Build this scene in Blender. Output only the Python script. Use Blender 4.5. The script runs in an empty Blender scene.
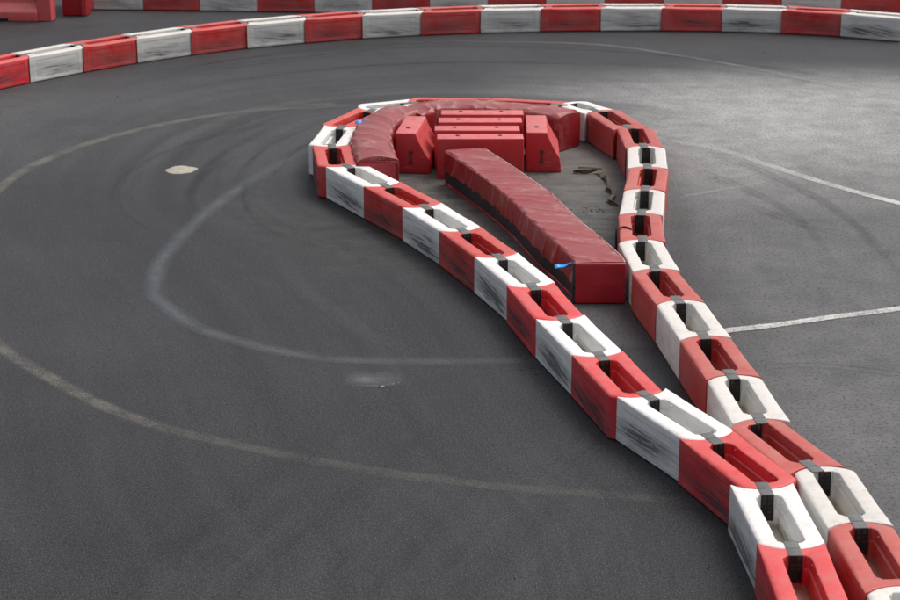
import bpy, bmesh, math, random
from mathutils import Vector, Matrix, noise
random.seed(7)
scene = bpy.context.scene
col = scene.collection
R = math.radians
H = 0.3873          # height of a barrier block
RAD = 0.315         # radius of the nesting block ends

# ------------------------------------------------------------------ helpers
def link(name, me, mat=None, parent=None):
    o = bpy.data.objects.new(name, me)
    col.objects.link(o)
    if mat and not me.materials:
        me.materials.append(mat)
    if parent:
        o.parent = parent
    return o

def obj(name, bm, mat=None, parent=None, smooth=True, angle=35):
    bmesh.ops.recalc_face_normals(bm, faces=bm.faces)
    me = bpy.data.meshes.new(name)
    bm.to_mesh(me); bm.free()
    if smooth:
        me.shade_smooth()
        me.set_sharp_from_angle(angle=R(angle))
    return link(name, me, mat, parent)

def tag(o, label=None, cat=None, group=None, kind=None):
    if label: o['label'] = label
    if cat: o['category'] = cat
    if group: o['group'] = group
    if kind: o['kind'] = kind
    return o

def empty(name, loc, rz=0.0):
    o = bpy.data.objects.new(name, None)
    o.empty_display_size = 0.1
    col.objects.link(o)
    o.location = loc; o.rotation_euler = (0, 0, rz)
    return o

def copy_tree(o, parent=None):
    c = o.copy(); col.objects.link(c)
    c.parent = parent
    for ch in list(o.children):
        copy_tree(ch, c)
    return c

def box(bm, x0, x1, y0, y1, z0, z1, bev=0.0, seg=2):
    t = bmesh.new()
    bmesh.ops.create_cube(t, size=1.0)
    for v in t.verts:
        v.co = Vector((x0 + (v.co.x + .5) * (x1 - x0), y0 + (v.co.y + .5) * (y1 - y0), z0 + (v.co.z + .5) * (z1 - z0)))
    if bev:
        bmesh.ops.bevel(t, geom=t.edges[:], offset=bev, segments=seg, affect='EDGES', profile=.6)
    me = bpy.data.meshes.new('tmp'); t.to_mesh(me); t.free()
    bm.from_mesh(me); bpy.data.meshes.remove(me)

def loft(bm, rings, close_first=False, close_last=False, cyclic=True):
    vs = [[bm.verts.new(p) for p in r] for r in rings]
    n = len(rings[0])
    for a, b in zip(vs, vs[1:]):
        for i in range(n if cyclic else n - 1):
            j = (i + 1) % n
            bm.faces.new((a[i], a[j], b[j], b[i]))
    if close_first: bm.faces.new(vs[0][::-1])
    if close_last: bm.faces.new(vs[-1])
    return vs

def tube(bm, pts, r, n=8):
    pts = [Vector(p) for p in pts]
    rings = []
    for i, p in enumerate(pts):
        t = (pts[min(i + 1, len(pts) - 1)] - pts[max(i - 1, 0)]).normalized()
        a = t.cross(Vector((0, 0, 1)))
        if a.length < .1: a = t.cross(Vector((1, 0, 0)))
        a.normalize(); b = a.cross(t)
        rings.append([p + a * r * math.cos(k * 2 * math.pi / n) + b * r * math.sin(k * 2 * math.pi / n) for k in range(n)])
    loft(bm, rings, True, True)

def smooth_path(pts, step):
    """Catmull-Rom through the points, resampled to even steps."""
    P = [Vector(p) for p in pts]
    P = [P[0] * 2 - P[1]] + P + [P[-1] * 2 - P[-2]]
    fine = []
    for i in range(1, len(P) - 2):
        p0, p1, p2, p3 = P[i - 1:i + 3]
        for k in range(24):
            t = k / 24
            fine.append(.5 * (2 * p1 + (p2 - p0) * t + (2 * p0 - 5 * p1 + 4 * p2 - p3) * t * t + (3 * p1 - p0 - 3 * p2 + p3) * t ** 3))
    fine.append(P[-2])
    L = [0]
    for a, b in zip(fine, fine[1:]): L.append(L[-1] + (b - a).length)
    n = max(2, int(L[-1] / step)); out = []; j = 0
    for i in range(n + 1):
        s = L[-1] * i / n
        while j < len(L) - 2 and L[j + 1] < s: j += 1
        t = (s - L[j]) / max(1e-9, L[j + 1] - L[j])
        out.append(fine[j].lerp(fine[j + 1], min(1, max(0, t))))
    return out

# ------------------------------------------------------------------ materials
class NT:
    def __init__(self, name):
        self.m = bpy.data.materials.new(name); self.m.use_nodes = True
        self.t = self.m.node_tree; self.n = self.t.nodes; self.l = self.t.links
        self.n.clear()
        self.out = self.n.new('ShaderNodeOutputMaterial')
        self.b = self.n.new('ShaderNodeBsdfPrincipled')
        self.l.new(self.b.outputs[0], self.out.inputs[0])
    def put(self, sock, v):
        if isinstance(v, bpy.types.NodeSocket): self.l.new(v, sock)
        elif isinstance(v, (tuple, list)) and len(v) == 3 and sock.type == 'RGBA': sock.default_value = (*v, 1)
        else: sock.default_value = v
    def node(self, typ, **kw):
        n = self.n.new(typ)
        for k, v in kw.items(): setattr(n, k, v)
        return n
    def coord(self, which='Object'):
        return self.node('ShaderNodeTexCoord').outputs[which]
    def math(self, op, a, b=0.0, c=0.0, clamp=False):
        n = self.node('ShaderNodeMath', operation=op, use_clamp=clamp)
        self.put(n.inputs[0], a); self.put(n.inputs[1], b); self.put(n.inputs[2], c)
        return n.outputs[0]
    def vmath(self, op, a, b=(0, 0, 0)):
        n = self.node('ShaderNodeVectorMath', operation=op)
        self.put(n.inputs[0], a)
        self.put(n.inputs[1], b)
        return n.outputs[0]
    def sep(self, v):
        n = self.node('ShaderNodeSeparateXYZ'); self.put(n.inputs[0], v); return n.outputs
    def comb(self, x, y, z):
        n = self.node('ShaderNodeCombineXYZ')
        for i, v in enumerate((x, y, z)): self.put(n.inputs[i], v)
        return n.outputs[0]
    def noise(self, vec, scale=5.0, detail=3.0, rough=.55, dist=0.0):
        n = self.node('ShaderNodeTexNoise')
        self.put(n.inputs['Vector'], vec)
        n.inputs['Scale'].default_value = scale; n.inputs['Detail'].default_value = detail
        n.inputs['Roughness'].default_value = rough; n.inputs['Distortion'].default_value = dist
        return n.outputs['Fac']
    def mapr(self, v, a, b, c=0.0, d=1.0, smooth=False):
        n = self.node('ShaderNodeMapRange', interpolation_type='SMOOTHSTEP' if smooth else 'LINEAR')
        n.clamp = True
        for i, x in enumerate((v, a, b, c, d)): self.put(n.inputs[i], x)
        return n.outputs[0]
    def mix(self, f, a, b, blend='MIX'):
        n = self.node('ShaderNodeMix', data_type='RGBA', blend_type=blend)
        self.put(n.inputs[0], f); self.put(n.inputs[6], a); self.put(n.inputs[7], b)
        return n.outputs[2]
    def fmix(self, f, a, b):
        n = self.node('ShaderNodeMix', data_type='FLOAT')
        self.put(n.inputs[0], f); self.put(n.inputs[2], a); self.put(n.inputs[3], b)
        return n.outputs[0]
    def attr(self, name):
        n = self.node('ShaderNodeAttribute'); n.attribute_name = name
        return n.outputs['Fac']
    def bump(self, h, strength=.3, dist=.01, prev=None):
        n = self.node('ShaderNodeBump')
        n.inputs['Strength'].default_value = strength; n.inputs['Distance'].default_value = dist
        self.put(n.inputs['Height'], h)
        if prev is not None: self.put(n.inputs['Normal'], prev)
        return n.outputs[0]
    def done(self, color=None, rough=None, normal=None, spec=None, alpha=None):
        if color is not None: self.put(self.b.inputs['Base Color'], color)
        if rough is not None: self.put(self.b.inputs['Roughness'], rough)
        if normal is not None: self.put(self.b.inputs['Normal'], normal)
        if spec is not None: self.put(self.b.inputs['Specular IOR Level'], spec)
        if alpha is not None: self.put(self.b.inputs['Alpha'], alpha)
        return self.m

def plastic_block():
    """Rotomoulded plastic: colour from the object's own colour, wear that differs on every copy."""
    k = NT('barrier_plastic')
    co = k.coord('Object'); nrm = k.sep(k.coord('Normal'))
    info = k.node('ShaderNodeObjectInfo')
    base, scuffamt, rnd = info.outputs['Color'], info.outputs['Alpha'], info.outputs['Random']
    off = k.comb(k.math('MULTIPLY', rnd, 71.0), k.math('MULTIPLY', rnd, 37.0), k.math('MULTIPLY', rnd, 53.0))
    p = k.vmath('ADD', co, off)
    xyz = k.sep(co); pz = k.sep(p)
    # tonal mottling of sun-bleached plastic
    mott = k.noise(p, 3.0, 5, .6)
    c = k.mix(k.mapr(mott, .35, .75, 0, .38), base, k.mix(.42, base, (.55, .50, .46)))
    # upper faces paler: some fading, plus sky sheen painted into the colour
    up = k.mapr(nrm[2], .25, .9)
    fade = k.math('MULTIPLY', up, k.mapr(k.noise(p, 9.0, 5, .65), .3, .7, .08, .34))
    c = k.mix(fade, c, k.mix(.5, base, (.74, .46, .36)))
    # grime speckle on the top
    sp = k.mapr(k.noise(p, 40.0, 3, .6), .63, .70)
    c = k.mix(k.math('MULTIPLY', sp, k.math('MULTIPLY', up, .5)), c, (.15, .12, .10))
    gt = k.mapr(k.noise(p, 6.5, 6, .72), .50, .72)
    c = k.mix(k.math('MULTIPLY', k.math('MULTIPLY', gt, up), .30), c, (.27, .245, .215))       # smeared dirt on the tops
    # general grime on the sides, heavier low down
    side = k.mapr(k.math('ABSOLUTE', nrm[1]), .5, .9)
    g1 = k.mapr(k.noise(k.comb(k.math('MULTIPLY', pz[0], 2.2), pz[1], k.math('MULTIPLY', pz[2], 7.0)), 2.2, 6, .65), .45, .75)
    low = k.mapr(xyz[2], .02, .36, .62, .12)
    c = k.mix(k.math('MULTIPLY', k.math('MULTIPLY', g1, low), side), c, (.15, .135, .125))
    # black tyre scuffs on the track side, streaked along the block
    trk = k.mapr(nrm[1], -.5, -.9)
    slope = k.math('ADD', pz[2], k.math('MULTIPLY', pz[0], k.fmix(rnd, -.04, .16)))
    st = k.noise(k.comb(k.math('MULTIPLY', pz[0], 1.15), 0.0, k.math('MULTIPLY', slope, 26.0)), 1.6, 5, .62, .15)
    r2 = k.math('FRACT', k.math('MULTIPLY', rnd, 17.31)); r3 = k.math('FRACT', k.math('MULTIPLY', rnd, 91.7))
    def smear(cx, cz, rx, rz, tilt):
        dx = k.math('DIVIDE', k.math('SUBTRACT', xyz[0], cx), rx)
        dz = k.math('DIVIDE', k.math('SUBTRACT', k.math('ADD', xyz[2], k.math('MULTIPLY', k.math('SUBTRACT', xyz[0], cx), tilt)), cz), rz)
        return k.math('MAXIMUM', k.math('SUBTRACT', 1.0, k.math('ADD', k.math('MULTIPLY', dx, dx), k.math('MULTIPLY', dz, dz))), -1.0)
    tl = k.fmix(r2, -.05, .13)
    e1 = smear(k.fmix(r2, .10, .36), k.fmix(r3, .10, .15), k.fmix(r3, .62, .46), .095, tl)
    e2 = smear(k.fmix(r3, .42, .05), k.fmix(r2, .17, .24), .40, .055, tl)
    ell = k.math('MAXIMUM', e1, k.math('SUBTRACT', e2, .35))
    st2 = k.mapr(st, .30, .70)
    sc = k.math('ADD', k.math('MULTIPLY', st2, .66), k.math('MULTIPLY', ell, .36))
    thr = k.math('SUBTRACT', .80, k.math('MULTIPLY', scuffamt, .42))
    wash = k.math('MULTIPLY', k.mapr(sc, k.math('SUBTRACT', thr, .45), k.math('ADD', thr, .08)), .50)
    sc = k.math('MAXIMUM', k.mapr(sc, k.math('ADD', thr, .02), k.math('ADD', thr, .16)), wash)
    sc = k.math('MULTIPLY', sc, trk)
    c = k.mix(k.math('MULTIPLY', sc, .82), c, (.036, .037, .042))
    # fine pale scratches
    sr = k.noise(k.comb(k.math('MULTIPLY', pz[0], 3.0), pz[1], k.math('MULTIPLY', slope, 90.0)), 2.0, 4, .6)
    c = k.mix(k.math('MULTIPLY', k.math('MULTIPLY', k.mapr(sr, .62, .70), side), .28), c, (.55, .53, .52))
    # dirt lying on the slot's floor
    infl = k.math('MULTIPLY', k.mapr(xyz[2], .19, .14), k.mapr(k.math('ABSOLUTE', xyz[1]), .125, .115))
    c = k.mix(k.math('MULTIPLY', infl, .75), c, (.33, .27, .19))
    ro = k.mapr(mott, .3, .7, .42, .58)
    ro = k.math('ADD', ro, k.math('MULTIPLY', sc, .2))
    b = k.bump(k.noise(p, 60.0, 3, .6), .12, .004)
    b = k.bump(k.noise(p, 5.0, 3, .5), .16, .02, b)
    px = k.math('SUBTRACT', k.math('ABSOLUTE', k.math('SUBTRACT', xyz[0], .215)), .40)
    pzz = k.math('SUBTRACT', k.math('ABSOLUTE', k.math('SUBTRACT', xyz[2], .185)), .130)
    panel = k.math('MULTIPLY', k.mapr(k.math('MAXIMUM', px, pzz), -.010, .010, 0, 1, True), side)      # moulded panel on the long faces
    b = k.bump(panel, .45, .008, b)
    return k.done(c, ro, b, .42)

def simple(name, a, b=None, scale=6.0, rough=.6, bump=0.0, bscale=40.0, spec=.4, lo=.35, hi=.7, detail=5):
    k = NT(name); co = k.coord('Object')
    info = k.node('ShaderNodeObjectInfo').outputs['Random']
    p = k.vmath('ADD', co, k.comb(k.math('MULTIPLY', info, 31.0), k.math('MULTIPLY', info, 17.0), 0.0))
    c = a if b is None else k.mix(k.mapr(k.noise(p, scale, detail, .62), lo, hi), a, b)
    n = k.bump(k.noise(p, bscale, 4, .6), bump, .006) if bump else None
    return k.done(c, rough, n, spec)

def jersey_mat(name='water_barrier_plastic', ca=(.52, .018, .026), cb=(.45, .035, .038)):
    k = NT(name); co = k.coord('Object'); nrm = k.sep(k.coord('Normal'))
    rnd = k.node('ShaderNodeObjectInfo').outputs['Random']
    p = k.vmath('ADD', co, k.comb(k.math('MULTIPLY', rnd, 31.0), k.math('MULTIPLY', rnd, 17.0), 0.0))
    xyz = k.sep(co); ps = k.sep(p)
    c = k.mix(k.mapr(k.noise(p, 3.0, 5), .35, .7), ca, cb)
    up = k.mapr(nrm[2], .2, .9)
    c = k.mix(k.math('MULTIPLY', up, k.mapr(k.noise(p, 8, 5), .3, .7, .35, .65)), c, (.68, .26, .25))
    # pale abrasion near the ground and on edges
    ab = k.mapr(k.noise(k.comb(k.math('MULTIPLY', ps[0], 1.0), k.math('MULTIPLY', ps[1], 2.0), k.math('MULTIPLY', ps[2], 2.4)), 9.0, 6, .7), .56, .68)
    ab = k.math('MULTIPLY', ab, k.mapr(xyz[2], .02, .30, .42, .04))
    c = k.mix(ab, c, (.55, .42, .40))
    gr = k.mapr(k.noise(p, 14.0, 5, .7), .6, .72)
    c = k.mix(k.math('MULTIPLY', gr, .62), c, (.13, .055, .05))
    return k.done(c, k.mapr(k.noise(p, 6, 3), .3, .7, .40, .58), k.bump(k.noise(p, 30, 3), .12, .006), .45)

def vinyl(name, c0, c1, dust_and_light, amt):
    """Creased, dusty PVC tarpaulin with fold light and shade in its colour; 'crease' is the height of the modelled folds."""
    k = NT(name); co = k.coord('Object'); nrm = k.sep(k.coord('Normal'))
    c = k.mix(k.mapr(k.noise(co, 2.2, 5, .65), .35, .7), c0, c1)
    up = k.mapr(nrm[2], .3, .95)
    cr = k.attr('crease')
    d = k.math('MULTIPLY', k.mapr(k.noise(co, 3.0, 6, .7), .25, .75, .35, 1), up)
    d = k.math('MULTIPLY', d, k.mapr(cr, -.7, .9, .15, 1.0))  # less of the pale tone in creases: fold shade put into the colour
    c = k.mix(k.math('MULTIPLY', d, amt), c, dust_and_light)
    wear = k.math('MULTIPLY', k.mapr(cr, .35, 1.1), k.mapr(k.noise(co, 16, 4, .7), .4, .6))  # pale fold ridges: dusty wear plus highlights painted into the colour
    c = k.mix(k.math('MULTIPLY', wear, .42), c, (.62, .38, .36))
    dk = k.math('MULTIPLY', k.mapr(k.noise(co, 7.5, 6, .7), .58, .72), .55)
    c = k.mix(dk, c, (.09, .035, .035))
    n = k.bump(k.noise(co, 28, 5, .65), .3, .008)
    return k.done(c, k.mapr(k.noise(co, 9, 4), .3, .7, .28, .46), n, .6)

def asphalt():
    k = NT('track_asphalt')
    co = k.coord('Object')
    d, al = k.attr('track_out'), k.attr('track_along')
    dust_and_light, rub_shade = k.attr('dust_and_light'), k.attr('rubber')  # masks also carry painted sheen and painted contact shade
    fine = k.noise(co, 88.0, 2, .8)
    grit = k.noise(co, 30.0, 5, .85)
    stone = k.node('ShaderNodeTexVoronoi'); k.put(stone.inputs['Vector'], co); stone.inputs['Scale'].default_value = 60.0
    big = k.noise(co, .55, 5, .6)
    mid = k.noise(co, 2.6, 5, .65)
    c = k.mix(k.mapr(big, .3, .7), (.0165, .0172, .0208), (.038, .0388, .0428))
    c = k.mix(k.mapr(mid, .35, .7, 0, .55), c, (.042, .0422, .0445))
    # dusty, unpolished strips beside the racing line, plus sheen painted into the colour
    dn = k.math('MULTIPLY', dust_and_light, k.mapr(k.math('ADD', k.math('MULTIPLY', mid, .6), k.math('MULTIPLY', big, .4)), .35, .65, .55, 1.1), clamp=True)
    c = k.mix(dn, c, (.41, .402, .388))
    # rubber laid down along the line of travel: streaks that follow the chain of barriers, plus contact shade painted beside it
    uv = k.comb(k.math('MULTIPLY', d, 4.2), k.math('MULTIPLY', al, .16), 0.0)
    s1 = k.noise(uv, 1.0, 6, .68, .3)
    uv2 = k.comb(k.math('MULTIPLY', d, 1.9), k.math('MULTIPLY', al, .10), 4.0)
    s2 = k.noise(uv2, 1.0, 4, .6, .5)
    rr = k.math('MULTIPLY', rub_shade, k.mapr(k.math('ADD', k.math('MULTIPLY', s1, .55), k.math('MULTIPLY', s2, .45)), .36, .62, .1, 1))
    c = k.mix(k.math('MULTIPLY', rr, .80), c, (.0075, .0078, .0098))
    # grit: light and dark stone tips
    c = k.mix(k.mapr(fine, .53, .64, 0, .66), c, (.165, .165, .168))
    c = k.mix(k.mapr(grit, .49, .38, 0, .85), c, (.006, .006, .007))
    seams = k.noise(k.comb(k.math('MULTIPLY', k.sep(co)[0], .35), k.math('MULTIPLY', k.sep(co)[1], 4.2), 0.0), 1.0, 3, .5)
    c = k.mix(k.mapr(seams, .66, .72, 0, .16), c, (.02, .02, .021))
    dirt = k.attr('dirt')
    c = k.mix(k.math('MULTIPLY', dirt, k.mapr(k.noise(k.comb(k.sep(co)[0], k.math('MULTIPLY', k.sep(co)[1], 2.2), 0.0), 2.4, 6, .7), .42, .66)), c, (.16, .145, .115))
    ro = k.math('SUBTRACT', .66, k.math('MULTIPLY', rr, .12))
    ro = k.math('ADD', ro, k.math('MULTIPLY', mid, .06))
    b = k.bump(fine, .35, .006)
    b = k.bump(grit, .35, .008, b)
    return k.done(c, ro, b, k.math('ADD', k.fmix(rr, .30, .24), k.math('MULTIPLY', dn, .25)))

def paint(name, colr, lo, hi, amount, edge_soft=.25):
    """Road paint worn through to the asphalt: 'across' runs -1..1 over the line's width."""
    k = NT(name); co = k.coord('Object')
    ac = k.math('ABSOLUTE', k.attr('across')); fd = k.attr('fade')
    n = k.math('ADD', k.math('MULTIPLY', k.noise(co, 55.0, 4, .75), .6), k.math('MULTIPLY', k.noise(co, 3.2, 5, .6), .4))
    a = k.math('MULTIPLY', k.mapr(n, lo, hi), amount)
    e = k.mapr(k.math('ADD', ac, k.math('MULTIPLY', k.math('SUBTRACT', k.noise(co, 14, 4, .7), .5), .7)), 1 - edge_soft, 1.0, 1, 0)
    a = k.math('MULTIPLY', k.math('MULTIPLY', a, e), fd)
    c = k.mix(k.mapr(k.noise(co, 90, 3), .4, .7, 0, .4), colr, tuple(x * .6 for x in colr))
    return k.done(c, .65, None, .4, a)

M = {}
M['block'] = plastic_block()
M['jersey'] = jersey_mat()
M['jersey_faded'] = jersey_mat('faded_barrier_plastic', (.66, .085, .085), (.58, .12, .115))
M['vinyl'] = vinyl('red_vinyl', (.24, .008, .012), (.30, .014, .018), (.33, .135, .12), .52)
M['vinyl_dull'] = vinyl('dull_red_vinyl', (.22, .010, .014), (.28, .018, .022), (.36, .15, .13), .55)
M['vinyl_dark'] = vinyl('smooth_red_vinyl', (.36, .006, .016), (.28, .010, .018), (.30, .14, .13), .35)
M['asphalt'] = asphalt()
M['pad'] = simple('grey_rubber', (.10, .10, .098), (.17, .17, .165), 9, .62, .15, 60)
M['band'] = simple('black_rubber', (.007, .007, .008), (.014, .013, .013), 9, .5, .1, 60)
M['web'] = simple('dusty_band_web', (.055, .042, .034), (.012, .011, .010), 14, .7, lo=.42, hi=.58)
M['foam'] = simple('black_foam', (.014, .014, .015), (.035, .033, .032), 4, .7, .3, 30)
M['seam'] = simple('black_webbing', (.012, .012, .013), (.03, .03, .03), 8, .7, .2, 80)
M['blue'] = simple('blue_tape', (.015, .30, .80), (.04, .42, .88), 14, .38, .1, 30)
M['pale'] = simple('pale_piping', (.62, .52, .50), (.40, .25, .24), 12, .55)
M['rust'] = simple('rusty_metal', (.05, .028, .02), (.12, .06, .04), 22, .7, .3, 60)
M['hole'] = simple('black_recess', (.01, .01, .01), (.016, .014, .014), 6, .8)
M['ribbon'] = simple('dirty_webbing', (.17, .13, .09), (.05, .038, .028), 9, .85, .3, 50)
M['wood'] = simple('weathered_stick', (.26, .20, .14), (.16, .12, .08), 12, .85, .3, 50)
M['crumb'] = simple('rubber_crumb', (.012, .012, .012), (.03, .03, .03), 12, .8)
M['patch'] = simple('pale_filler', (.42, .38, .32), (.28, .25, .21), 9, .8, .3, 40)

# ------------------------------------------------------------------ barrier geometry
LOOP = [(2.90, 11.53), (2.841, 12.519), (2.765, 13.517), (2.447, 14.463), (2.367, 15.461), (2.255, 16.454), (2.144, 17.446), (2.005, 18.434),
        (1.941, 19.428), (1.995, 20.423), (2.121, 21.412), (2.258, 22.400), (2.333, 23.395), (2.309, 24.392), (2.041, 25.353),
        (1.728, 25.863), (0.758, 26.119), (-0.242, 26.178), (-0.895, 25.879), (-1.318, 24.976), (-1.453, 23.988), (-1.332, 22.998),
        (-0.864, 22.116), (-0.391, 21.239), (0.022, 20.331), (0.386, 19.403), (0.712, 18.460), (0.937, 17.486), (1.204, 16.520),
        (1.455, 15.550), (1.894, 14.649), (2.238, 13.709), (2.301, 12.707), (2.31, 11.707)]
FAR = [(-7.10, 28.19), (-6.501, 28.996), (-5.852, 29.759), (-5.154, 30.478), (-4.402, 31.141), (-3.589, 31.731), (-2.705, 32.21), (-1.79, 32.629),
       (-0.833, 32.949), (0.151, 33.177), (1.152, 33.327), (2.161, 33.407), (3.172, 33.429), (4.181, 33.387), (5.183, 33.285), (6.161, 33.02),
       (7.07, 32.60)]

def sst(a, b, v):
    t = max(0, min(1, (v - a) / (b - a))); return t * t * (3 - 2 * t)

def block_mesh(L=1.0):
    g = .004; hw = .23; n = 15
    cx0, cx1 = -L / 2, L / 2
    S = []                                    # (x, y, inward normal, rounding)
    ra = RAD - g; a1 = R(44)
    for i in range(n):                        # convex end
        a = -a1 + 2 * a1 * i / (n - 1)
        S.append((cx1 + ra * math.cos(a), ra * math.sin(a), -math.cos(a), -math.sin(a), .020 + .010 * min(1, (abs(a) / a1) ** 3)))
    xc_ = cx1 + ra * math.cos(a1) - .028
    xh = cx0 + math.sqrt(RAD ** 2 - .222 ** 2)
    for i in range(n):                        # +Y side
        t = i / (n - 1); x = xc_ + (xh - .004 - xc_) * t
        S.append((x, hw, .6 * sst(.9, 1, t), -1, .03 - .022 * sst(.55, 1, t)))
    ah = math.asin(.222 / RAD)
    for i in range(n):                        # concave end
        a = ah - 2 * ah * i / (n - 1)
        e = 1 - (abs(a) / ah) ** 2
        S.append((cx0 + RAD * math.cos(a), RAD * math.sin(a), 1.0, math.sin(a) * e - .5 * (1 - e) * math.copysign(1, a), .007))
    for i in range(n):                        # -Y side
        t = i / (n - 1); x = xh - .004 + (xc_ - xh + .004) * t
        S.append((x, -hw, .6 * sst(.1, 0, t), 1, .008 + .022 * sst(0, .45, t)))
    h0, h1 = cx0 + RAD + .1, cx1 + ra - .1
    he, hs = .062, .097
    Hh = []
    for i in range(n):
        Hh.append((h1, -he + 2 * he * i / (n - 1), 1, 0))
    def side(sg, rev):
        pts = []
        ks = [(h1 - .012, he + .006), (h1 - .03, hs - .006), (h1 - .05, hs)]
        ke = [(h0 + .05, hs), (h0 + .03, hs - .006), (h0 + .012, he + .006)]
        mid = [(h1 - .05 + (h0 - h1 + .1) * j / (n - 5), hs) for j in range(1, n - 5)]
        pts = ks + mid + ke
        pts = [(x, sg * y, 0, sg) for x, y in pts]
        return pts[::-1] if rev else pts
    Hh += side(1, False)
    for i in range(n):
        Hh.append((h0, he - 2 * he * i / (n - 1), -1, 0))
    Hh += side(-1, True)
    assert len(Hh) == len(S) == 4 * n, (len(Hh), len(S))
    bm = bmesh.new(); rings = []
    def outer(z, f, draft=0.0):
        return [Vector((x + nx * (r * f + draft), y + ny * (r * f + draft), z)) for x, y, nx, ny, r in S]
    rings.append(outer(0.006, .0, .012))
    rings.append(outer(0.02, 0))
    for z in (.12, .24): rings.append(outer(z, 0))
    for i in range(6):
        a = i / 5 * math.pi / 2
        rr = 1 - math.cos(a)
        zr = .03 * (1 - math.sin(a))
        rings.append([Vector((x + nx * r * rr, y + ny * r * rr, H - r + r * math.sin(a))) for x, y, nx, ny, r in S])
    def hole(z, o):
        r = []
        for i, (x, y, nx, ny) in enumerate(Hh):
            w_ = .006 * noise.noise(Vector((x * 13, y * 40, 7))) if z > H - .03 else 0
            r.append(Vector((x + nx * ((o if o > 0 else o * .15) + w_ * .4), y + ny * (o + w_), z)))
        return r
    for i in range(4):
        a = i / 3 * math.pi / 2
        rings.append(hole(H - .011 * (1 - math.cos(a)), .011 * (1 - math.sin(a))))
    rings.append(hole(H - .09, 0)); rings.append(hole(H - .097, -.014)); rings.append(hole(H - .25, -.018))
    vs = loft(bm, rings, True, True)
    top = None
    for x in (h0 + .10, h1 - .10):            # moulded nubs inside the slot
        for s in (-1, 1):
            bmesh.ops.create_uvsphere(bm, u_segments=8, v_segments=6, radius=.013, matrix=Matrix.Translation((x, s * (hs + .001), H - .032)))
    bmesh.ops.recalc_face_normals(bm, faces=bm.faces)
    me = bpy.data.meshes.new('barrier_block'); bm.to_mesh(me); bm.free()
    me.materials.append(M['block']); me.shade_smooth(); me.set_sharp_from_angle(angle=R(38))
    return me

MESH = {}
def mesh_for(L):
    q = round(L, 1)
    if abs(L - 1) < .05: q = 1.0
    if q not in MESH: MESH[q] = block_mesh(1.0 if q == 1.0 else L)
    return MESH[q]

NUM = ['first', 'second', 'third', 'fourth', 'fifth', 'sixth', 'seventh', 'eighth', 'ninth', 'tenth', 'eleventh', 'twelfth', 'thirteenth',
       'fourteenth', 'fifteenth', 'sixteenth', 'seventeenth', 'eighteenth']

RED_FRESH = (.66, .014, .026)
RED = (.56, .022, .020)
RED_DULL = (.44, .038, .032)
WHITE = (.80, .80, .785)
CREAM = (.67, .66, .625)
def place_block(a, b, colour, scuff, label, group):
    a, b = Vector(a), Vector(b)
    d = b - a; m = (a + b) / 2
    o = bpy.data.objects.new('barrier_block', mesh_for(d.length)); col.objects.link(o)
    j = random.Random(label)
    o.location = (m.x, m.y, 0); o.rotation_euler = (R(j.uniform(-.35, .35)), R(j.uniform(-.25, .25)), math.atan2(d.y, d.x))
    v = j.uniform(.93, 1.05)
    o.color = (*[min(1, x * v) for x in colour], scuff)
    tag(o, label, 'barrier block', group)
    return o


# ---- the chain round the hairpin: right row going away, the curve at the far end, left row coming back
def label_for(i):
    if i == 0: return 'red barrier block cut off by the right edge, nearest in the right row'
    if i <= 12:
        return '%s barrier block, %s %s one from the camera in the cleaner right row' % (('dull red' if i % 2 == 0 else 'cream white'),
            NUM[i // 2 if i % 2 == 0 else (i - 1) // 2], ('red' if i % 2 == 0 else 'white'))
    sp = {13: 'red barrier block at the right bend, facing the curled brown strap',
          14: 'short white barrier block at the right end of the folded red tarp cushion',
          15: 'red barrier block at the far curve behind the right half of the tarp cushion',
          16: 'red barrier block at the far curve behind the left half of the tarp cushion',
          17: 'short white barrier block at the far left curve behind the bent tarp cushion',
          18: 'red barrier block on the left curve beyond the blue tape, sloping away',
          19: 'stubby looking white barrier block at the leftmost bend of the hairpin',
          20: 'red barrier block at the leftmost bend with a big black smear low down',
          32: 'red barrier block cut off by the bottom edge, end-on to the camera'}
    if i in sp: return sp[i]
    k = 32 - i                                  # 1 = nearest white in the left row
    if i % 2: return 'scuffed white barrier block, %s white one from the camera in the left row' % NUM[k // 2]
    return 'bright red barrier block, %s full red one from the camera in the left row' % NUM[k // 2 - 1]

seq = ['red', 'white', 'red', 'white', 'red', 'white', 'red', 'white', 'red', 'white', 'red', 'white', 'red', 'red', 'white', 'red', 'red', 'white',
       'red', 'white', 'red', 'white', 'red', 'white', 'red', 'white', 'red', 'white', 'red', 'white', 'red', 'white', 'red']
for i in range(len(LOOP) - 1):
    if i <= 13: c = RED_DULL if seq[i] == 'red' else CREAM; sc = .15
    elif i <= 20: c = RED if seq[i] == 'red' else WHITE; sc = .5
    else:
        c = (RED_FRESH if i >= 26 else RED) if seq[i] == 'red' else WHITE
        sc = {21: .75, 22: .7, 23: .62, 24: .62, 25: .95, 26: .85, 27: 1.0, 28: .85, 29: .8, 30: .72, 31: .95, 32: .4}[i]
    if i == 20: sc = 1.5
    place_block(LOOP[i], LOOP[i + 1], c, sc, label_for(i), 'barrier blocks round the hairpin')

place_block((2.93, 10.53), LOOP[0], CREAM, .2, 'white barrier block of which only the tip shows in the bottom right corner', 'barrier blocks round the hairpin')
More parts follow.
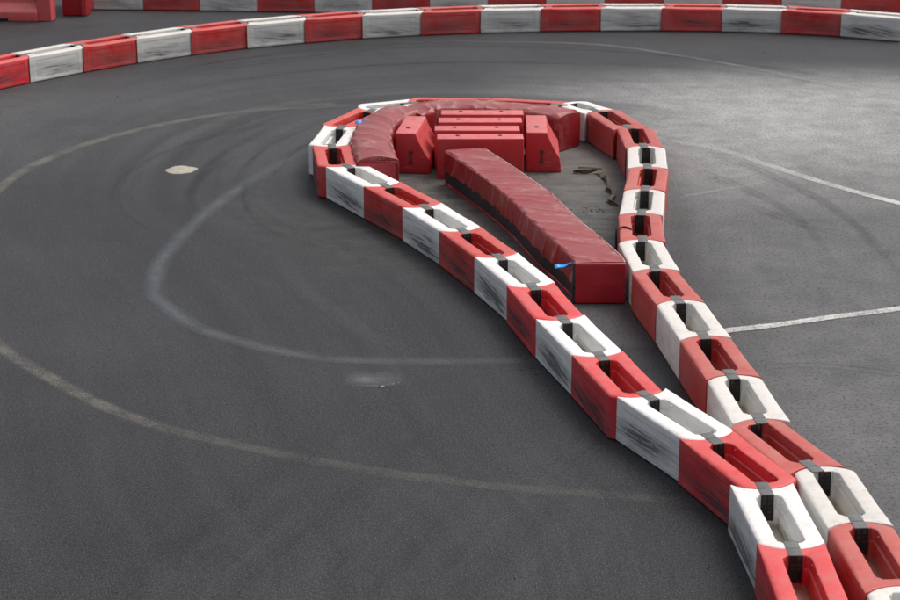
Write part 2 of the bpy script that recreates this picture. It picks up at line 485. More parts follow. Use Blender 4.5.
# ---- rubber straps over the joints
def band_bm(x0, x1, face):
    """Ladder-like rubber band: a thin web with two rails and rungs standing proud of it."""
    bm = bmesh.new()
    z0, z1 = H - .20, H - .004
    box(bm, x0, x1, -.046, .046, z0, z1)
    a, b = (x0 - .004, x0 - .0002) if face < 0 else (x1 + .0002, x1 + .004)
    for y0, y1 in ((-.045, -.034), (-.006, .006), (.034, .045)): box(bm, a, b, y0, y1, z0, z1)
    z = z0 + .01
    while z < z1 - .02:
        for y0, y1 in ((-.0338, -.0062), (.0062, .0338)): box(bm, a, b, y0, y1, z, z + .012)
        z += .034
    bm.faces.ensure_lookup_table()
    for f in bm.faces[:6]: f.material_index = 1
    return bm
def pad_bm(x0, x1):
    bm = bmesh.new(); box(bm, x0, x1, -.048, .048, H - .004, H + .004, .003, 2); return bm
def make_strap():
    r = empty('joint_strap', (0, 0, 0))
    obj('top_pad', pad_bm(.199, .310), M['pad'], r)
    obj('perforated_band', band_bm(.199, .206, -1), M['band'], r, smooth=False)
    obj('top_pad', pad_bm(.3155, .427), M['pad'], r)
    obj('perforated_band', band_bm(.419, .426, 1), M['band'], r, smooth=False)
    return r
proto = [make_strap()]
for q in proto[0].children:
    if q.name.startswith('perforated'): q.data.materials.append(M['web'])
def place_strap(a, c, b, label, group):
    a, c, b = Vector(a), Vector(c), Vector(b)
    y0 = math.atan2(c.y - a.y, c.x - a.x); y1 = math.atan2(b.y - c.y, b.x - c.x)
    o = proto[0] if len(proto) == 1 else copy_tree(proto[0])
    proto.append(o)
    o.location = (c.x, c.y, 0.001); o.rotation_euler = (0, 0, y0)
    ch = sorted(o.children, key=lambda q: q.name)
    for q in o.children:
        back = max(v.co.x for v in q.data.vertices) > .31
        q.rotation_euler = (0, 0, (y1 - y0) if back else 0)
        q.location.z = .0
    tag(o, label, 'strap', group)
    return o
def strap_label(i):
    if i <= 12: return 'dark rubber strap over the %s joint from the camera in the right row' % NUM[i - 1]
    sp = {13: 'rubber strap joining the two neighbouring red blocks at the right bend', 14: 'rubber strap between the right bend red block and the short white block',
          15: 'rubber strap at the right end of the far curve, between white and red blocks', 16: 'rubber strap joining the two red blocks in the middle of the far curve',
          17: 'rubber strap between far curve red block and short white block on the left', 18: 'rubber strap between short white block and the red block by the blue tape',
          19: 'rubber strap at the far end of the leftmost white block', 20: 'rubber strap at the near end of the leftmost white block',
          21: 'rubber strap between smeared red block and the first long white block of left row'}
    if i in sp: return sp[i]
    return 'dark rubber strap over the %s joint from the camera in the left row' % NUM[32 - i]
for i in range(1, len(LOOP) - 1):
    place_strap(LOOP[i - 1], LOOP[i], LOOP[i + 1], strap_label(i), 'rubber straps joining the hairpin blocks')

# ---- the curved barrier across the track
FAR2 = []
for i, p in enumerate(FAR):
    a = Vector(FAR[max(0, i - 1)]); b = Vector(FAR[min(len(FAR) - 1, i + 1)])
    FAR2.append(Vector(p) + (b - a).normalized() * .10)
for i in range(len(FAR2) - 1):
    red = i % 2 == 0
    place_block(FAR2[i], FAR2[i + 1], (RED_FRESH if i == 0 else RED) if red else CREAM, (.66 if i > 11 else .48) if not red else .36,
                '%s block, %s %s one from the left in the curved barrier across the track' % ('faded red' if red else 'scuffed white', NUM[i // 2], 'red' if red else 'white'),
                'blocks of the curved barrier across the track')
for i in range(1, len(FAR2) - 1):
    place_strap(FAR2[i - 1], FAR2[i], FAR2[i + 1], 'rubber strap over the %s joint from the left in the curved barrier' % NUM[i - 1], 'rubber straps of the curved barrier')

# ---- the straight barrier behind it
p0, p1 = Vector((-6.34, 35.46)), Vector((5.70, 34.60))
u = (p1 - p0).normalized()
for k in range(15):
    a = p0 + u * (k - .21 + (0 if k else 0)) * 1.003
    red = k % 2 == 1
    place_block(a, a + u, RED if red else CREAM, .3,
                '%s block, %s %s one from the left in the straight barrier at the back' % ('red' if red else 'dingy white', NUM[k // 2], 'red' if red else 'white'),
                'blocks of the straight barrier at the back')

# ------------------------------------------------------------------ moulded water barriers
PROF = [(0, 0), (0, .5), (.25, .5), (.285, .405), (.375, .235), (.41, .185), (.43, 0)]
def jersey_body(length, prof=PROF, bev=.014):
    bm = bmesh.new()
    f = []
    ra = [bm.verts.new((x, 0, z)) for x, z in prof]; rb = [bm.verts.new((x, length, z)) for x, z in prof]
    n = len(prof)
    for i in range(n):
        j = (i + 1) % n
        bm.faces.new((ra[i], ra[j], rb[j], rb[i]))
    bm.faces.new(ra[::-1]); bm.faces.new(rb)
    bmesh.ops.recalc_face_normals(bm, faces=bm.faces)
    bmesh.ops.bevel(bm, geom=bm.edges[:], offset=bev, segments=3, affect='EDGES', profile=.5)
    return bm
def make_jersey(length=.93):
    r = empty('water_barrier', (0, 0, 0))
    obj('barrier_shell', jersey_body(length), M['jersey'], r, angle=40)
    c = bmesh.new()                                            # I-shaped coupling let into each end
    for y0, y1 in ((-.012, .004),):
        box(c, .165, .215, y0, y1, .12, .15, .004); box(c, .165, .215, y0, y1, .25, .28, .004); box(c, .178, .202, y0 + .002, y1, .151, .249)
    obj('coupling', c, M['rust'], r, smooth=False)
    c = bmesh.new()
    bmesh.ops.create_cone(c, cap_ends=True, segments=16, radius1=.032, radius2=.028, depth=.012, matrix=Matrix.Translation((.125, length * .30, .503)) @ Matrix.Scale(1.0, 4))
    obj('filler_cap', c, M['rust'], r)
    return r
J0 = make_jersey()
jg = 'red water barriers parked inside the hairpin'
J0.location = (-.665, 23.90, 0); J0.rotation_euler = (0, 0, R(-7))
tag(J0, 'red water barrier end-on beside the bent tarp cushion, sloping on its right', 'water barrier', jg)
j = copy_tree(J0); j.location = (.925, 23.93, 0); j.rotation_euler = (0, 0, R(-1.5))
tag(j, 'red water barrier end-on to the right of the four stacked-up rows', 'water barrier', jg)
lab = ['red water barrier broadside, front one of four, behind the end of the long cushion', 'red water barrier broadside, second of four from the front',
       'red water barrier broadside, third of four from the front', 'red water barrier broadside, rearmost of four against the folded tarp']
def make_row():
    r = empty('water_barrier', (0, 0, 0))
    obj('barrier_shell', jersey_body(1.04), M['jersey'], r, angle=40)
    for yy in (.25, .76):
        c = bmesh.new()
        bmesh.ops.create_cone(c, cap_ends=True, segments=14, radius1=.026, radius2=.022, depth=.012, matrix=Matrix.Translation((.15, yy, .503)))
        obj('filler_cap', c, M['rust'], r)
    return r
row0 = make_row()
for k, (x, y, rz) in enumerate(((-.155, 23.60, .8), (-.19, 24.04, -.3), (-.145, 24.47, .4), (-.115, 24.90, -.2))):
    r = row0 if k == 0 else copy_tree(row0)
    # length runs along +x, the upright back faces the camera
    r.rotation_euler = (0, 0, R(-90 + rz)); r.scale = (-1, 1, 1)
    r.location = (x, y, 0)
    tag(r, lab[k], 'water barrier', jg)

# big barriers at the far left
PB = [(0, 0), (0, .16), (.13, .30), (.15, .95), (.33, .95), (.35, .30), (.48, .16), (.48, 0)]
def fork_body(length):
    return jersey_body(length, PB, .018)
t = empty('water_barrier', (-6.99, 34.06, 0), R(86))
b = fork_body(2.0)
obj('barrier_shell', b, M['jersey_faded'], t, angle=40)
for y in (.50, 1.35):
    c = bmesh.new(); box(c, -.004, .03, y, y + .27, .0, .055, .003)
    obj('fork_slot', c, M['hole'], t)
c = bmesh.new(); box(c, .04, .34, -.24, .005, .0, .92, .025, 3)
obj('connector_lug', c, M['jersey_faded'], t)
tag(t, 'large red water barrier with black fork slot at the far left corner', 'water barrier', 'large water barriers at the far left')
t = empty('water_barrier', (-6.66, 34.62, 0), R(0))
bm = bmesh.new(); box(bm, 0, .44, .0, 1.2, 0, .95, .03, 3)
obj('barrier_shell', bm, M['vinyl_dark'], t)
for x0, x1 in ((.335, .43),):
    c = bmesh.new(); box(c, x0, x1, -.055, .01, .012, .93, .016, 2)
    obj('end_rib', c, M['jersey'], t)
tag(t, 'dark red upright barrier end with a rib, between the large barrier and white blocks', 'water barrier', 'large water barriers at the far left')

# ------------------------------------------------------------------ tarp-covered cushions
def swept(path, w, z0, z1, rnd, amp, seed, fold, nside=14, ntop=22, bottom=False, step_skew=1.0, bulge=0.0, endcap=True, hem=None, side_amp=1.0):
    """A cover pulled over a long cushion: rounded section swept along the path, displaced by real folds."""
    P = [Vector((p[0], p[1], 0)) for p in path]
    sec = []
    hw = w / 2
    for i in range(nside): sec.append((-hw, z0 + (z1 - rnd - z0) * i / nside, -1, 0))
    for i in range(6):
        a = i / 6 * math.pi / 2
        sec.append((-hw + rnd - rnd * math.cos(a), z1 - rnd + rnd * math.sin(a), -math.cos(a), math.sin(a)))
    for i in range(ntop + 1): sec.append((-hw + rnd + (w - 2 * rnd) * i / ntop, z1, 0, 1))
    for i in range(1, 6):
        a = math.pi / 2 - i / 6 * math.pi / 2
        sec.append((hw - rnd + rnd * math.cos(a), z1 - rnd + rnd * math.sin(a), math.cos(a), math.sin(a)))
    for i in range(nside + 1): sec.append((hw, z1 - rnd - (z1 - rnd - z0) * i / nside, 1, 0))
    bm = bmesh.new(); lay = bm.verts.layers.float.new('crease')
    rows = []; s = 0; total = sum((b - a).length for a, b in zip(P, P[1:]))
    for i, p in enumerate(P):
        if i: s += (p - P[i - 1]).length
        t = (P[min(i + 1, len(P) - 1)] - P[max(i - 1, 0)]).normalized()
        nrm = Vector((t.y, -t.x, 0))
        row = []
        e = min(s, total - s); ef = min(1, e / .10)
        for (x, z, nx, nz) in sec:
            q = x + (z * .6 if nx < 0 else (-z * .6 if nx > 0 else 0))
            wv = noise.noise(Vector((s * fold + q * step_skew * fold * .35, q * 1.6, seed)))
            wv2 = noise.noise(Vector((s * fold * 2.3 - q * step_skew * fold * .8, q * 2.4 + 3, seed + 9)))
            rdg = 1 - 2 * abs(wv)
            f = .95 * (rdg ** 2.5 if rdg > 0 else rdg * .6) + .22 * wv2
            low = noise.noise(Vector((s * 1.1, q * 1.7, seed + 4)))
            fall = 1.0 if nz > .5 else side_amp * (.55 + .9 * (z1 - z) / (z1 - z0))
            d = amp * ef * f * fall + amp * 1.2 * low
            xx = x + nx * d; zz = z + nz * d
            if nz > .5: zz += bulge * (1 - (x / hw) ** 2)
            if hem and z <= z0 + 1e-6: zz += hem * noise.noise(Vector((s * 5, nx, seed)))
            v = bm.verts.new((p.x + nrm.x * xx, p.y + nrm.y * xx, max(.003, zz)))
            v[lay] = f
            row.append(v)
        rows.append(row)
    for a, b in zip(rows, rows[1:]):
        for i in range(len(a) - 1):
            bm.faces.new((a[i], a[i + 1], b[i + 1], b[i]))
    if endcap:
        for r in (rows[0], rows[-1]):
            bm.faces.new(r)
    return bm

def local(path, org):
    return [(p[0] - org[0], p[1] - org[1]) for p in path]

# the long cushion
org = (1.455, 18.83)
long_path = local(smooth_path([(1.455, 18.83, 0), (1.440, 19.0, 0), (1.32, 19.5, 0), (1.075, 20.42, 0), (.86, 21.35, 0), (.52, 22.42, 0), (.165, 23.42, 0)], .012), org)
cu = empty('crash_cushion', (org[0], org[1], 0))
tag(cu, 'long dusty red vinyl cushion lying down the middle of the hairpin', 'crash cushion')
obj('cover', swept(long_path, .50, .185, .42, .026, .0150, 3.3, 5.2, step_skew=2.0, bulge=.006, hem=.02, side_amp=1.3), M['vinyl'], cu, angle=60)
coarse = long_path[::12] + [long_path[-1]]
obj('foam_base', swept(coarse, .475, .03, .20, .01, .003, 5.0, 3.0, nside=5, ntop=6), M['foam'], cu)
obj('base_trim', swept(coarse, .485, .002, .034, .008, .002, 6.0, 3.0, nside=3, ntop=4), M['vinyl_dark'], cu)
e = bmesh.new(); box(e, -.245, .255, -.028, .01, .004, .417, .016, 3)
bmesh.ops.subdivide_edges(e, edges=[x for x in e.edges if x.calc_length() > .2], cuts=14, use_grid_fill=True)
for v in e.verts:
    if v.co.y < 0: v.co.y += .006 * noise.noise(v.co * 5) - .012 * max(0, 1 - abs(v.co.x) / .25) * max(0, 1 - abs(v.co.z - .2) / .22)
obj('end_panel', e, M['vinyl_dark'], cu, angle=40)
e = bmesh.new(); box(e, -.262, -.236, -.034, .03, .003, .415, .006, 2)
obj('corner_seam', e, M['seam'], cu)
pts = []
for i in range(0, len(long_path), 3):
    a = Vector(long_path[max(i - 1, 0)]); b = Vector(long_path[min(i + 1, len(long_path) - 1)]); tt = (b - a).normalized()
    p = Vector(long_path[i]) + Vector((tt.y, -tt.x)) * .247
    pts.append((p.x, p.y, .414 + .003 * noise.noise(Vector((i * .05, 1, 2)))))
e = bmesh.new(); tube(e, pts, .0065, 6); obj('piping', e, M['pale'], cu)

def crumple(name, parent_lbl, loc, size, rz, seed, lbl):
    """A twisted end of tape: a folded strip with thickness."""
    bm = bmesh.new(); rings = []
    n = 14
    for i in range(n + 1):
        t = i / n; ww = size[1] * (.35 + .75 * math.sin(math.pi * min(1, t * 1.15)) ** .6)
        x = size[0] * t; z = -.03 * t * t + .012 * math.sin(t * 7 + seed)
        tw = .35 * math.sin(t * 3 + seed)
        r = []
        for k in range(10):
            a = k / 10 * 2 * math.pi
            yy = math.cos(a) * ww / 2; zz = math.sin(a) * .008 + .010 * math.sin(yy * 120 + t * 3)
            r.append(Vector((x, yy * math.cos(tw) - zz * math.sin(tw), z + yy * math.sin(tw) + zz * math.cos(tw))))
        rings.append(r)
    loft(bm, rings, True, True)
    o = obj('blue_tape', bm, M['blue'])
    o.location = loc; o.rotation_euler = (0, 0, rz)
    tag(o, lbl, 'tape', 'ends of blue tape')
    return o
crumple('t', cu, (1.215, 18.99, .350), (.19, .115), R(186), 1.0, 'crumpled blue tape end sticking out of the long red cushion near its front corner')
crumple('t', cu, (-1.04, 24.60, .480), (.14, .08), R(185), 2.2, 'blue tape end lying on the bent tarp cushion at the left curve')

# bent cushion along the left curve
org = (-.84, 22.74)
pth = local(smooth_path([(-.83, 22.76, 0), (-.90, 23.3, 0), (-.945, 23.9, 0), (-.905, 24.6, 0), (-.76, 25.12, 0), (-.60, 25.42, 0)], .014), org)
cu = empty('crash_cushion', (org[0], org[1], 0))
tag(cu, 'short bent cushion under creased red tarp along the left curve', 'crash cushion')
obj('cover', swept(pth, .49, .01, .45, .05, .021, 11.0, 2.9, step_skew=2.2, bulge=.045, side_amp=.8), M['vinyl_dull'], cu, angle=70)
e = bmesh.new(); box(e, -.245, .235, -.03, .004, .006, .44, .03, 3); obj('end_panel', e, M['vinyl_dark'], cu)
# folded cushion along the far curve
org = (1.50, 25.10)
pth = local(smooth_path([(1.52, 25.10, 0), (1.20, 25.36, 0), (.72, 25.60, 0), (.15, 25.66, 0), (-.28, 25.60, 0), (-.52, 25.30, 0)], .014), org)
cu = empty('crash_cushion', (org[0], org[1], 0))
tag(cu, 'curved cushion under folded red tarp behind the parked water barriers', 'crash cushion')
obj('cover', swept(pth, .46, .01, .445, .05, .028, 21.0, 3.0, step_skew=.9, bulge=.02, side_amp=.9), M['vinyl_dull'], cu, angle=70)

# ------------------------------------------------------------------ litter and marks on the ground
rb = smooth_path([(1.50, 23.89, .012), (1.66, 23.83, .03), (1.80, 23.86, .05), (1.85, 23.60, .02), (1.89, 23.50, .05), (1.88, 23.17, .012), (1.84, 23.05, .03),
                  (1.91, 22.93, .02), (1.89, 22.69, .045), (1.83, 22.54, .012), (1.92, 22.37, .02)], .02)
bm = bmesh.new(); rings = []
for i, p in enumerate(rb):
    t = (rb[min(i + 1, len(rb) - 1)] - rb[max(i - 1, 0)]).normalized()
    tw = 2.2 * noise.noise(Vector((i * .06, 0, 0))) + .5
    a = t.cross(Vector((0, 0, 1))).normalized(); b = Vector((0, 0, 1))
    w = a * math.cos(tw) + b * math.sin(tw); h = -a * math.sin(tw) + b * math.cos(tw)
    r = [p + w * sx * .026 + h * sz * .003 for sx, sz in ((-1, -1), (1, -1), (1, 1), (-1, 1))]
    mz = min(q.z for q in r)
    if mz < .004: r = [q + Vector((0, 0, .004 - mz)) for q in r]
    rings.append(r)
loft(bm, rings, True, True)
tag(obj('ground_strap', bm, M['ribbon'], smooth=False), 'dirty brown strap lying curled on the asphalt inside the hairpin', 'strap')
bm = bmesh.new(); tube(bm, [(1.58, 24.13, .016), (1.72, 24.09, .018), (1.86, 24.06, .014)], .011, 7)
tag(obj('stick', bm, M['wood']), 'thin pale stick on the asphalt beside the curled brown strap', 'stick')
bm = bmesh.new(); tube(bm, smooth_path([(1.712, 20.02, .02), (1.714, 20.03, .20), (1.716, 20.06, .375), (1.735, 20.10, .396), (1.80, 20.15, .398), (1.86, 20.10, .394), (1.872, 20.06, .37), (1.876, 20.03, .28)], .02), .011, 8)
tag(obj('cable_loop', bm, M['seam']), 'thin black cable looped over a red block beside the long cushion', 'cable')

# crumbs of tyre rubber, too many to count
bm = bmesh.new(); rr = random.Random(5)
def crumb(x, y, s):
    n = rr.randint(4, 6); a0 = rr.random() * 6.28; el = rr.uniform(1, 2.6)
    ca, sa = math.cos(a0), math.sin(a0)
    ring0, ring1 = [], []
    for k in range(n):
        a = k / n * 6.28; r = s * rr.uniform(.6, 1.1)
        px, py = math.cos(a) * r * el, math.sin(a) * r
        q = (x + px * ca - py * sa, y + px * sa + py * ca)
        ring0.append(Vector((*q, .001))); ring1.append(Vector((x + (q[0] - x) * .6, y + (q[1] - y) * .6, .001 + s * .5)))
    loft(bm, [ring0, ring1], True, True)
for _ in range(90):
    x, y = rr.uniform(-6, 7), rr.uniform(12, 31)
    crumb(x, y, rr.uniform(.002, .006) * (1.7 if rr.random() < .06 else 1))
for cx, cy, n, sp in ((1.60, 22.2, 34, .15), (4.9, 30.9, 22, .5), (.75, 16.9, 8, .15), (-5.2, 28.2, 10, .5), (1.3, 13.3, 6, .6), (5.4, 29.6, 6, .4)):
    for _ in range(n): crumb(rr.gauss(cx, sp), rr.gauss(cy, sp * .7), rr.uniform(.004, .012))
tag(obj('rubber_crumbs', bm, M['crumb'], smooth=False), 'black crumbs of tyre rubber scattered over the asphalt', None, None, 'stuff')

def blot(name, cx, cy, rx, ry, mat, label, cat, seed, h=.006):
    bm = bmesh.new(); n = 40; r0, r1, r2 = [], [], []
    for k in range(n):
        a = k / n * 2 * math.pi
        m = 1 + .22 * noise.noise(Vector((math.cos(a) * 1.3, math.sin(a) * 1.3, seed))) + .08 * noise.noise(Vector((math.cos(a) * 5, math.sin(a) * 5, seed)))
        r0.append(Vector((rx * m * math.cos(a), ry * m * math.sin(a), .0005)))
        r1.append(Vector((rx * m * .93 * math.cos(a), ry * m * .93 * math.sin(a), h)))
    loft(bm, [r0, r1], True, True)
    o = obj(name, bm, mat); o.location = (cx, cy, 0)
    return tag(o, label, cat)
blot('filler_patch', -3.29, 24.04, .19, .19, M['patch'], 'small pale oval of filler on the dark asphalt left of the hairpin', 'patch', 2)

# ------------------------------------------------------------------ painted lines
M['yellow'] = paint('worn_yellow_paint', (.34, .315, .26), .40, .62, .50, .6)
M['grey_old'] = paint('blacked_out_grey_paint', (.18, .20, .22), .32, .60, .50, .9)
M['white_line'] = paint('worn_white_paint', (.74, .73, .70), .34, .58, .82)
M['ghost'] = paint('ghost_white_paint', (.42, .42, .42), .38, .62, .6, .6)
M['scuffpaint'] = paint('scraped_pale_paint', (.60, .63, .65), .55, .60, .8, .9)
M['smudge'] = paint('pale_smudge', (.17, .175, .18), .30, .56, .75, .9)
zline = [.004]
def line(pts, w, mat, fades, label='worn line painted on the asphalt'):
    P = smooth_path([(p[0], p[1], 0) for p in pts], .08)
    bm = bmesh.new(); la = bm.verts.layers.float.new('across'); lf = bm.verts.layers.float.new('fade')
    rows = []; n = len(P)
    for i, p in enumerate(P):
        t = (P[min(i + 1, n - 1)] - P[max(i - 1, 0)]).normalized(); nr = Vector((-t.y, t.x, 0))
        ww = w * (1 + .10 * noise.noise(Vector((i * .11, w, 3))))
        q = i / (n - 1) * (len(fades) - 1); k = min(int(q), len(fades) - 2); fd = fades[k] + (fades[k + 1] - fades[k]) * (q - k)
        row = []
        for s in (-1, 0, 1):
            v = bm.verts.new(p + nr * s * ww / 2 + Vector((0, 0, zline[0]))); v[la] = s; v[lf] = fd; row.append(v)
        rows.append(row)
    for a, b in zip(rows, rows[1:]):
        for i in range(2): bm.faces.new((a[i], a[i + 1], b[i + 1], b[i]))
    zline[0] += .0007
    o = obj('painted_line', bm, mat, smooth=False)
    return tag(o, None, None, None, 'structure')
line([(-4.9, 20.5), (-5.38, 22.2), (-5.33, 23.19), (-5.20, 24.04), (-4.92, 24.84), (-4.54, 25.59), (-3.87, 26.44), (-2.88, 27.22), (-1.94, 27.50), (-.9, 27.62), (.3, 27.5)], .21, M['yellow'], [1, 1, 1, .9, .8, .6, .25, 0])
line([(-4.9, 20.5), (-4.75, 19.0), (-4.15, 17.6), (-3.64, 16.88), (-3.08, 16.19), (-2.49, 15.63), (-1.86, 15.24), (-1.19, 14.90), (-.39, 14.56), (.38, 14.33), (1.14, 14.17), (1.89, 14.03)], .19, M['yellow'], [1, 1, 1, 1, .9, .75, .5, .35, .35, .3, .15])
line([(-1.30, 25.9), (-1.79, 25.16), (-2.30, 23.80), (-2.73, 22.22), (-2.95, 20.9), (-3.02, 20.1), (-2.95, 19.2), (-2.75, 18.7), (-2.35, 18.05), (-1.74, 17.54), (-1.08, 17.22), (-.27, 17.14), (.45, 17.16), (.95, 17.2)], .25, M['grey_old'], [.2, .6, 1, 1, 1, 1, .9, .7, .45])
line([(-1.9, 20.6), (-1.55, 19.6), (-1.15, 18.6), (-.55, 17.5)], .26, M['ghost'], [0, .09, .11, .03])
line([(-.7, 32.2), (.8, 32.26), (2.4, 32.0), (3.58, 31.12), (4.67, 30.05), (5.64, 28.77), (6.34, 27.97), (7.3, 26.6)], .16, M['ghost'], [.05, .35, .55, .55, .5, .3, .2])
line([(2.5, 25.85), (2.79, 25.59), (3.43, 25.05), (3.94, 24.24), (4.52, 23.33), (5.18, 22.48), (6.2, 21.3)], .15, M['white_line'], [.05, .3, .55, .8, 1, 1])
line([(2.6, 22.65), (2.8, 22.83), (3.44, 23.23), (4.1, 23.7)], .12, M['ghost'], [.3, .8, .6, 0])
line([(2.5, 17.94), (2.63, 18.0), (3.13, 18.17), (3.64, 18.38), (4.37, 18.65), (5.4, 19.1)], .135, M['white_line'], [1, 1, 1, .95, .9])
line([(-.92, 16.68), (-.68, 16.66), (-.42, 16.69)], .40, M['smudge'], [.2, 1, .9, .2])
line([(-.90, 16.60), (-.72, 16.50), (-.60, 16.50), (-.44, 16.60)], .06, M['scuffpaint'], [.4, 1, 1, .5])
line([(-2.1, 27.6), (-1.9, 27.62), (-1.6, 27.7)], .20, M['yellow'], [.5, 1, .4])
line([(3.35, 28.9), (3.66, 28.84), (4.1, 28.8)], .20, M['yellow'], [.5, .8, .4])

# dark tyre marks and pale scrub marks left by the karts
M['tyre'] = paint('tyre_rubber_mark', (.010, .010, .012), .34, .66, .55, .9)
M['scrub'] = paint('pale_scrub_mark', (.13, .135, .145), .34, .70, .38, 1.0)
M['tyre_faint'] = paint('faint_rubber_mark', (.010, .010, .012), .36, .66, .20, 1.2)
M['scrub_faint'] = paint('faint_scrub_mark', (.13, .135, .15), .40, .70, .22, 1.2)
def mark(pts, w, mat, fades):
    o = line(pts, w, mat, fades); o.name = 'tyre_mark'; return o
tr = random.Random(11)
for k in range(11):                                # sweeps round the outside of the bend
    cx, cy, rx, ry = .6 + tr.uniform(-.3, .3), 23.0, tr.uniform(6.0, 8.2), tr.uniform(7.6, 9.4)
    a0 = R(tr.uniform(35, 120)); a1 = a0 + R(tr.uniform(35, 70))
    mark([(cx + rx * math.cos(a0 + (a1 - a0) * q / 8), cy + ry * math.sin(a0 + (a1 - a0) * q / 8)) for q in range(9)], tr.uniform(.05, .16), M['tyre'], [0, .7, .8, .5, 0])
for k in range(9):                                 # round the left of the hairpin, close in
    rx, ry = tr.uniform(2.3, 4.6), tr.uniform(2.9, 5.0)
    a0 = R(tr.uniform(100, 170)); a1 = a0 + R(tr.uniform(45, 85))
    mark([(.3 + rx * math.cos(a0 + (a1 - a0) * q / 8), 23.2 + ry * math.sin(a0 + (a1 - a0) * q / 8)) for q in range(9)], tr.uniform(.06, .2), M['tyre' if k % 3 else 'scrub'], [0, .6, .7, .5, 0])
for k in range(12):                                # foreground, broad parallel sweeps towards the left row
    x0 = -1.6 + .27 * k + tr.uniform(-.08, .08); ye = tr.uniform(14.6, 16.6)
    mark([(x0 - .9, 11.6), (x0 - .55, 12.6), (x0 - .1, 13.7), (x0 + .28 * (ye - 13.7) + .05 * (ye - 13.7) ** 2, ye)], tr.uniform(.10, .42), M['scrub_faint' if k % 3 else 'tyre_faint'], [.5, 1, .8, 0])
for pts, w in (([(2.9, 25.3), (3.5, 24.5), (4.1, 23.2), (4.5, 21.6), (4.6, 19.5)], .14), ([(2.7, 24.4), (3.4, 23.3), (3.9, 21.8), (4.0, 19.8)], .10), ([(3.3, 22.6), (3.9, 21.6), (4.6, 20.9)], .12),
               ([(2.6, 16.9), (3.3, 17.0), (4.4, 16.6)], .08), ([(-2.3, 28.0), (-1.6, 28.6), (-.7, 28.9), (.3, 28.9)], .07), ([(-1.9, 25.8), (-2.1, 25.4), (-2.5, 25.1)], .04)):
    mark(pts, w, M['tyre'], [0, .8, .9, .7, 0])

# ------------------------------------------------------------------ the ground, one sheet out to the horizon
def axis(lo, hi, step, far):
    a = []; x = lo
    while x < hi - 1e-6: a.append(x); x += step
    a.append(hi)
    e = step
    left, right = [], []
    p, q = lo, hi
    while q < far:
        e *= 1.5; p -= e; q += e; left.append(p); right.append(q)
    return left[::-1] + a + right
XS = axis(-9, 9.5, .125, 420); YS = axis(9, 38, .125, 420)
LP = [Vector(p) for p in LOOP]
def near(p):
    best = 1e9; al = 0; s = 0
    for a, b in zip(LP, LP[1:]):
        ab = b - a; L2 = ab.length_squared; t = max(0, min(1, (p - a).dot(ab) / L2))
        d = (p - a - ab * t).length
        if d < best: best = d; al = s + t * math.sqrt(L2)
        s += math.sqrt(L2)
    return best, al
def inside(x, y):
    c = False
    poly = LOOP
    for i in range(len(poly)):
        x1, y1 = poly[i]; x2, y2 = poly[i - 1]
        if (y1 > y) != (y2 > y) and x < (x2 - x1) * (y - y1) / (y2 - y1) + x1: c = not c
    return c
def sst(a, b, v):
    t = max(0, min(1, (v - a) / (b - a))); return t * t * (3 - 2 * t)
R1 = [(-9, 33.0), (.8, 32.26), (2.4, 31.6), (3.58, 30.6), (4.67, 29.6), (5.64, 28.5), (6.34, 27.7), (9.5, 24.6)]
def r1y(x):
    for (xa, ya), (xb, yb) in zip(R1, R1[1:]):
        if xa <= x <= xb: return ya + (yb - ya) * (x - xa) / (xb - xa)
    return 24
verts, AT = [], {'track_out': [], 'track_along': [], 'dust_and_light': [], 'rubber': [], 'dirt': []}
for y in YS:
    for x in XS:
        verts.append((x, y, 0))
        if not (-12 < x < 12 and 5 < y < 45):
            for k in AT: AT[k].append({'track_out': 20, 'track_along': 0, 'dust_and_light': .06, 'rubber': .25, 'dirt': 0}[k])
            continue
        p = Vector((x, y)); d, al = near(p); ins = inside(x, y)
        right = sst(1.8, 3.2, x)
        n = noise.noise(Vector((x * .35, y * .35, 2)))
        # dusty strip outside the racing line, shaped to paint the bright sheen at far right
        dust_and_light = sst(-.9, 3.9, x + .8 * n) * sst(30.9, 27.9, y + .5 * n) * sst(19.5, 26.8, y + .5 * n) * sst(9.5, 5.5, x + .5 * n)
        dust_and_light = max(dust_and_light, .29 * right * sst(27, 23, y))
        dust_and_light = max(dust_and_light, .10 * sst(31, 27, y) * sst(22, 26, y))
        rub_shade = sst(.0, .5, d) * sst(5.5, 2.2, d) * (1 - right * .75)
        rub_shade = max(rub_shade, .30 * sst(30.0, 31.2, y + .25 * abs(x - 1)) * sst(34.4, 33.4, y))
        rub_shade = max(rub_shade, 1.0 * sst(19, 14, y) * (1 - right))
        rub_shade = max(rub_shade, .95 * sst(.55, .27, d))  # contact darkening along the barrier feet, painted in with the rubber
        dirt = 0
        if ins and y > 17.5: rub_shade *= .35 if d > .5 else .9; dirt = .75 * sst(19.5, 22, y); dust_and_light = max(dust_and_light, .12)
        if not ins and x < 2: dirt = max(dirt, .16 * sst(2.2, .9, d) * sst(19, 20.5, y) * sst(23.5, 21.5, y))
        AT['track_out'].append(d); AT['track_along'].append(al); AT['dust_and_light'].append(min(1, dust_and_light)); AT['rubber'].append(min(1, rub_shade)); AT['dirt'].append(dirt)
nx = len(XS)
faces = [(j * nx + i, j * nx + i + 1, (j + 1) * nx + i + 1, (j + 1) * nx + i) for j in range(len(YS) - 1) for i in range(nx - 1)]
me = bpy.data.meshes.new('ground'); me.from_pydata(verts, [], faces); me.update()
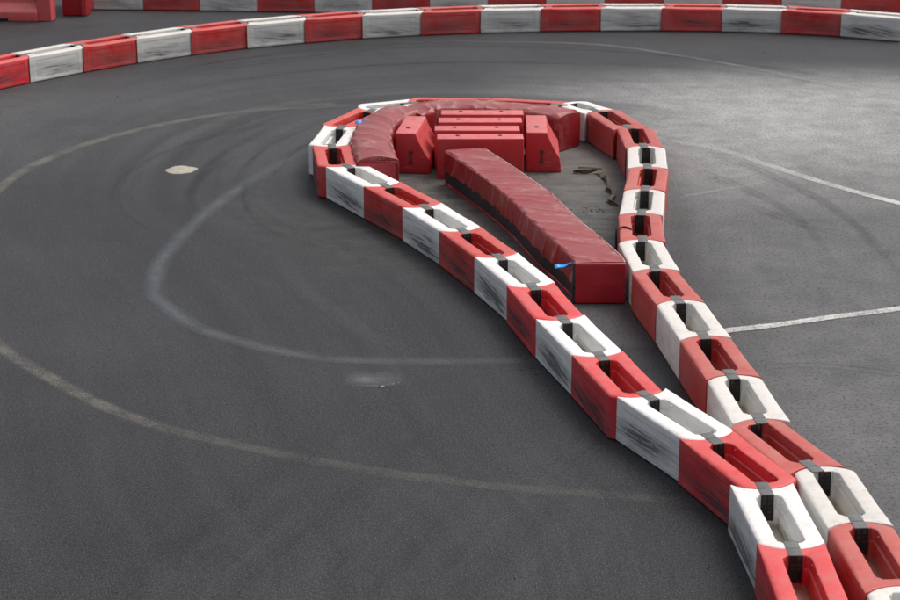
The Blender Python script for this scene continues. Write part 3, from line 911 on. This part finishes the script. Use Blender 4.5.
for k, v in AT.items():
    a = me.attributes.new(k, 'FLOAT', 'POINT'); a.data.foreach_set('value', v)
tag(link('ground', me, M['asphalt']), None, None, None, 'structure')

# ------------------------------------------------------------------ light, sky, camera
SUN_EL, SUN_AZ = R(60), R(66)          # azimuth to the right of straight ahead (+Y)
w = bpy.data.worlds.new('World'); scene.world = w; w.use_nodes = True
nt = w.node_tree
bg = nt.nodes['Background']
sky = nt.nodes.new('ShaderNodeTexSky'); sky.sky_type = 'NISHITA'; sky.sun_disc = False
sky.sun_elevation = SUN_EL; sky.sun_rotation = SUN_AZ
sky.air_density = 1.0; sky.dust_density = 6.0; sky.ozone_density = 1.0
hs = nt.nodes.new('ShaderNodeHueSaturation'); hs.inputs['Saturation'].default_value = .38      # thin overcast: the blue is veiled
nt.links.new(sky.outputs[0], hs.inputs['Color']); nt.links.new(hs.outputs[0], bg.inputs[0]); bg.inputs[1].default_value = .15
sd = bpy.data.lights.new('sun', 'SUN'); sd.energy = 1.1; sd.angle = R(35); sd.color = (1, .96, .90)
so = bpy.data.objects.new('sun', sd); col.objects.link(so)
dv = Vector((math.sin(SUN_AZ) * math.cos(SUN_EL), math.cos(SUN_AZ) * math.cos(SUN_EL), math.sin(SUN_EL)))
so.rotation_euler = dv.to_track_quat('Z', 'Y').to_euler(); so.location = (4, 20, 15)

cam = bpy.data.cameras.new('camera'); co = bpy.data.objects.new('camera', cam); col.objects.link(co)
co.location = (0, 0, 6.208); co.rotation_euler = (R(90 - 18.1524), 0, 0)
cam.sensor_width = 36; cam.lens = 36 * 2025.356 / 900; cam.clip_end = 2000; cam.clip_start = .1
cam.dof.use_dof = True; cam.dof.focus_distance = 18.3; cam.dof.aperture_fstop = 4.0
scene.camera = co

scene.render.engine = 'CYCLES'
scene.cycles.use_denoising = True; scene.cycles.denoising_prefilter = 'ACCURATE'
scene.view_settings.view_transform = 'Standard'; scene.view_settings.look = 'None'
scene.view_settings.exposure = 0.10; scene.view_settings.gamma = 1.0; scene.view_settings.use_curve_mapping = False
scene.render.resolution_x = 1024; scene.render.resolution_y = 683
